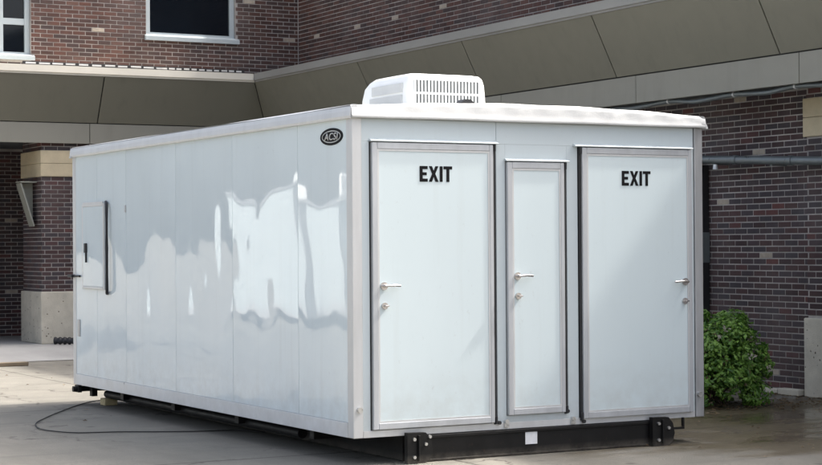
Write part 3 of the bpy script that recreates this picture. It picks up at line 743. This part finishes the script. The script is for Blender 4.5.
tc('roof_tab', 'alu_pale', MB().box(-.05, -.03, TL-.05, TL-.01, 2.60, 2.62, .003), rf)
# rooftop air conditioner
ax0, ax1, ay0, ay1 = 1.30, 2.10, 1.50, 2.40
def shroud():
    mb = MB(); rows = []
    def ring(z, ix0, ix1, iy0, iy1, r):
        x0, x1, y0, y1 = ax0+ix0, ax1-ix1, ay0+iy0, ay1-iy1
        o = []
        for cx, cy, a0 in ((x1-r, y0+r, -90), (x1-r, y1-r, 0), (x0+r, y1-r, 90), (x0+r, y0+r, 180)):
            for k in range(5):
                a = math.radians(a0+k*22.5); o.append((cx+r*math.cos(a), cy+r*math.sin(a), z))
        return o
    H = 0
    prof = [(2.735, 0, 0, 0, 0, .035), (2.95, .006, .010, .004, .02, .035), (3.05, .012, .018, .008, .06, .035), (3.10, .020, .030, .014, .14, .04), (3.128, .038, .05, .030, .22, .045), (3.138, .08, .10, .07, .32, .05)]
    rings = [ring(*p) for p in prof]; n = len(rings[0])
    mb.add([v for r_ in rings for v in r_], [(j*n+i, j*n+(i+1) % n, (j+1)*n+(i+1) % n, (j+1)*n+i) for j in range(len(rings)-1) for i in range(n)], True)
    mb.add(rings[-1], [tuple(range(n))])
    return mb
ac = tc('air_conditioner', 'ac_plastic', shroud())
tc('grille_backing', 'dark_inside', MB().box(ax0+.065, ax1-.085, ay0-.004, ay0+.03, 2.845, 3.075), ac)
gm = MB(); x = ax0+.063
while x < ax1-.083:
    gm.box(x, x+.0145, ay0-.014, ay0+.004, 2.843, 3.077); x += .0335
gm.box(ax0+.055, ax1-.075, ay0-.015, ay0+.005, 2.955, 2.973).box(ax0+.05, ax1-.07, ay0-.015, ay0+.008, 3.076, 3.088).box(ax0+.05, ax1-.07, ay0-.015, ay0+.005, 2.835, 2.845)
tc('grille', 'ac_plastic', gm, ac, 'stuff')
tc('side_louver', 'ac_louver', MB().box(ax0-.004, ax0+.03, ay0+.10, ay0+.66, 2.975, 3.055, .003), ac)
tc('side_louver', 'ac_louver', MB().box(ax0-.004, ax0+.03, ay0+.10, ay0+.70, 2.86, 2.955, .003), ac)
tc('roof_vent', 'rubber', MB().prism([(1.322, 2.74), (1.436, 2.74), (1.436, 2.820), (1.406, 2.845), (1.352, 2.845), (1.322, 2.820)], 1, .62, .72), rf)

# black skid frame below
skid = tc('skid', 'black_steel', MB().box(.60, 2.76, -.012, .10, 0.005, Z0-.003, .006).box(.62, 2.74, -.024, -.0125, 0.005, .022, .003).box(.62, 2.74, -.024, -.0125, Z0-.03, Z0-.006, .003))
for x in (.47, 2.72): tc('runner', 'black_steel', MB().box(x, x+.10, .11, 6.25, 0.004, Z0-.003, .005), skid)
for y in (.9, 2.4, 3.9, 5.3): tc('cross_member', 'black_steel', MB().box(.10, .468, y, y+.08, .12, Z0-.003).box(.572, 2.718, y, y+.08, .10, Z0-.003).box(2.822, 3.15, y, y+.08, .12, Z0-.003), skid)
tc('underbody', 'black_steel', MB().box(.02, TW-.02, .11, TL-.02, Z0-.002, Z0+.003), skid)
tc('side_tube', 'black_steel', MB().cyl((.20, 1.32, .125), (.20, 6.05, .125), .042, n=16), skid)
tc('side_tube', 'black_steel', MB().cyl((3.07, 1.32, .125), (3.07, 6.05, .125), .042, n=16), skid)
for x0, sg in ((.415, 1), (2.70, 1)):
    pts = [(x0, .0), (x0+.15, 0.0), (x0+.205, .035), (x0+.222, .10), (x0+.205, .18), (x0+.16, .232), (x0, .236)]
    pl = tc('end_plate', 'black_steel', MB().prism(pts, 1, -.075, -.026), skid)
    tc('end_plate_rib', 'black_steel', MB().box(x0+.085, x0+.10, -.10, -.0755, .02, .215, .004), pl)
    for bx_, bz_ in ((.055, .185), (.055, .05), (.155, .145), (.19, .20) if x0 < 1 else (.16, .15)):
        if (bx_, bz_) == (.16, .15): continue
        tc('plate_bolt', 'bolt', MB().cyl((x0+bx_, -.075, bz_), (x0+bx_, -.092, bz_), .013, n=10), pl)
tc('sticker', 'sticker', MB().box(1.507, 1.617, -.0155, -.0123, .082, .178), skid)
tc('tow_bracket', 'black_steel', MB().box(2.925, 3.065, -.02, .0, .120, .138, .003).box(3.045, 3.065, -.02, .0, .1385, .215, .003), skid)
# rear fitting and shim
tc('rear_coupling', 'black_steel', MB().cyl((-.06, 6.40, .165), (.30, 6.40, .165), .03, n=12).box(-.02, .02, 6.34, 6.46, .13, .207, .004).box(.10, .16, 6.25, 6.33, .09, .207, .004), skid)
shim = MB().box(.17, .31, 6.05, 6.20, 0.004, .075, .006).build('timber_block', 'shim'); tag(shim, 'short pale timber block on the ground under the rear of the trailer', 'block')

# ------------------------------------------------------------------ things on the ground
def smooth(pts, n=10):
    out = []
    P = [Vector(p) for p in pts]
    for i in range(len(P)-1):
        p0, p1, p2, p3 = P[max(i-1, 0)], P[i], P[i+1], P[min(i+2, len(P)-1)]
        for k in range(n):
            t = k/n
            out.append(0.5*((2*p1)+(-p0+p2)*t+(2*p0-5*p1+4*p2-p3)*t*t+(-p0+3*p1-3*p2+p3)*t**3))
    out.append(P[-1]); return out
cz = .011
pts = smooth([(.45, 6.7, cz), (.20, 6.55, cz), (-.12, 6.12, cz), (-.43, 5.63, cz), (-.80, 5.0, cz), (-1.05, 4.5, cz), (-1.17, 3.98, cz), (-1.11, 3.66, cz), (-.98, 3.45, cz), (-.66, 3.34, cz), (-.36, 3.16, cz), (-.05, 3.0, cz), (.30, 2.9, cz), (.44, 2.6, cz)])
tag(MB().tube(pts, .0058, 8).build('power_cable', 'cable'), 'thin black cable looping over the concrete beside the trailer', 'cable')
plk = MB().box(.45, 1.44, 12.86, 13.02, .003, .055, .006); tag(plk.build('plank', 'wood'), 'dark weathered plank lying on the concrete in front of the sidewalk', 'plank')
pts = [(2.62+.010*i, 15.36-.008*i if i < 60 else 15.36-.48, .21) for i in range(90)]
tag(MB().tube(pts, .05, 12, ribs=lambda i: .058 if i % 6 < 3 else .045).build('corrugated_pipe', 'rubber'), 'black corrugated drain hose lying at the foot of the brick column', 'hose')

# shrub
def leaf_cloud(n, place, size, rnd, w=0.45):
    mb = MB()
    for _ in range(n):
        c, nrm = place(rnd)
        nrm = (nrm + Vector((rnd.gauss(0, .5), rnd.gauss(0, .5), rnd.gauss(0, .5)+.35))).normalized()
        t = nrm.orthogonal().normalized(); t.rotate(Matrix.Rotation(rnd.uniform(0, 6.28), 3, nrm)); q = nrm.cross(t)
        s = size*rnd.uniform(.45, 1.45); wd = s*w
        a = c - t*s*.5; b = c + t*s*.5 - nrm*s*.12
        mb.add([a, c+q*wd*.5-nrm*s*.06+t*s*.05, b, c-q*wd*.5-nrm*s*.06+t*s*.05, c+nrm*s*.03], [(0, 1, 4), (1, 2, 4), (2, 3, 4), (3, 0, 4)])
    return mb
def build_shrub():
    base = (5.52, 2.66, 0)
    s = empty('flowering_shrub', base); tag(s, 'rounded green leafy shrub with a few faded blooms against the brick wall', 'shrub')
    rnd = random.Random(11)
    lobes = []
    for i in range(80):
        th = rnd.uniform(0, 6.28); zc = rnd.uniform(.06, .84)
        r = .42*math.sqrt(max(.05, 1-((zc-.30)/.62)**2))*rnd.uniform(.82, 1.05)
        lobes.append((Vector((5.52+r*math.cos(th), 2.66+r*math.sin(th), zc)), rnd.uniform(.10, .19)))
    def place(r):
        c, R_ = r.choice(lobes)
        d = Vector((r.gauss(0, 1), r.gauss(0, 1), r.gauss(0, 1))).normalized()
        p = c + d*R_*r.uniform(.65, 1.08); p.z = max(p.z, .03)
        return p, (p-Vector((5.52, 2.66, .25))).normalized()*.6 + d*.4
    for i in range(26):      # loose shoots beyond the mound
        th = rnd.uniform(0, 6.28); zc = rnd.uniform(.25, .92); r = .47*math.sqrt(max(.08, 1-((zc-.30)/.70)**2))*rnd.uniform(.95, 1.18)
        lobes.append((Vector((5.52+r*math.cos(th), 2.66+r*math.sin(th), zc)), rnd.uniform(.045, .08)))
    child('dead_leaf', 'dry_leaf', s, leaf_cloud(260, place, .05, rnd, .45), base, 'stuff')
    child('foliage', 'leaf', s, leaf_cloud(13000, place, .058, rnd, .50), base, 'stuff')
    st = MB()
    for i in range(12):
        c, _ = lobes[i]; st.tube(smooth([(5.52+rnd.uniform(-.1, .1), 2.66+rnd.uniform(-.1, .1), 0), (5.52+(c.x-5.52)*.45, 2.66+(c.y-2.66)*.45, c.z*.55), tuple(c)], 5), .009, 6)
    child('stem', 'bark', s, st, base)
    for (x_, y_, z_) in ((5.30, 2.32, 0.7), (5.33, 2.26, 0.8), (5.54, 2.12, 0.52), (5.28, 2.36, 0.58), (5.73, 2.08, 0.4)):
        bl = leaf_cloud(9, lambda r: (Vector((x_+r.uniform(-.03, .03), y_+r.uniform(-.03, .03), z_+r.uniform(-.03, .03))), Vector((-.4, -.8, .4))), .034, rnd, .7)
        child('bloom', 'bloom', s, bl, base)
build_shrub()
# dry leaves and grit by the shrub and wall
rnd = random.Random(5); lt = MB()
for i in range(900):
    if i < 620: x_, y_ = rnd.uniform(4.7, 6.85), rnd.gauss(2.55, .4)
    else: x_, y_ = 6.95-abs(rnd.gauss(0, .12)), rnd.uniform(2.0, 6)
    if i % 9 == 0: x_, y_ = rnd.uniform(2.5, 6.8), rnd.uniform(-1.5, 3)
    if (i > 870): x_, y_ = rnd.uniform(-3, 1), rnd.uniform(3, 12)
    c = Vector((x_, y_, .008)); a = rnd.uniform(0, 6.28); s_ = rnd.uniform(.012, .035)
    t = Vector((math.cos(a), math.sin(a), 0)); q = Vector((-t.y, t.x, 0))
    lt.add([c-t*s_, c+q*s_*.5+Vector((0, 0, rnd.uniform(0, .012))), c+t*s_, c-q*s_*.5+Vector((0, 0, rnd.uniform(0, .012)))], [(0, 1, 2, 3)])
tag(lt.build('leaf_litter', 'dry_leaf'), 'scattered dry leaves and grit on the ground around the shrub', 'leaf litter', kind='stuff')

# ------------------------------------------------------------------ added unseen trailer copy that gives the glossy side a pale shape to mirror
def copy_tree(o, parent=None):
    c = o.copy(); COL.objects.link(c); c.parent = parent
    for ch in list(o.children): copy_tree(ch, c)
    return c
o2 = copy_tree(T0); o2.location = (-9.2-TW/2, 18.2+TL/2, 0)
tag(o2, 'added unseen copy of the white portable trailer, there to be mirrored in the glossy side', 'trailer', 'white portable trailers')
T0['group'] = 'white portable trailers'
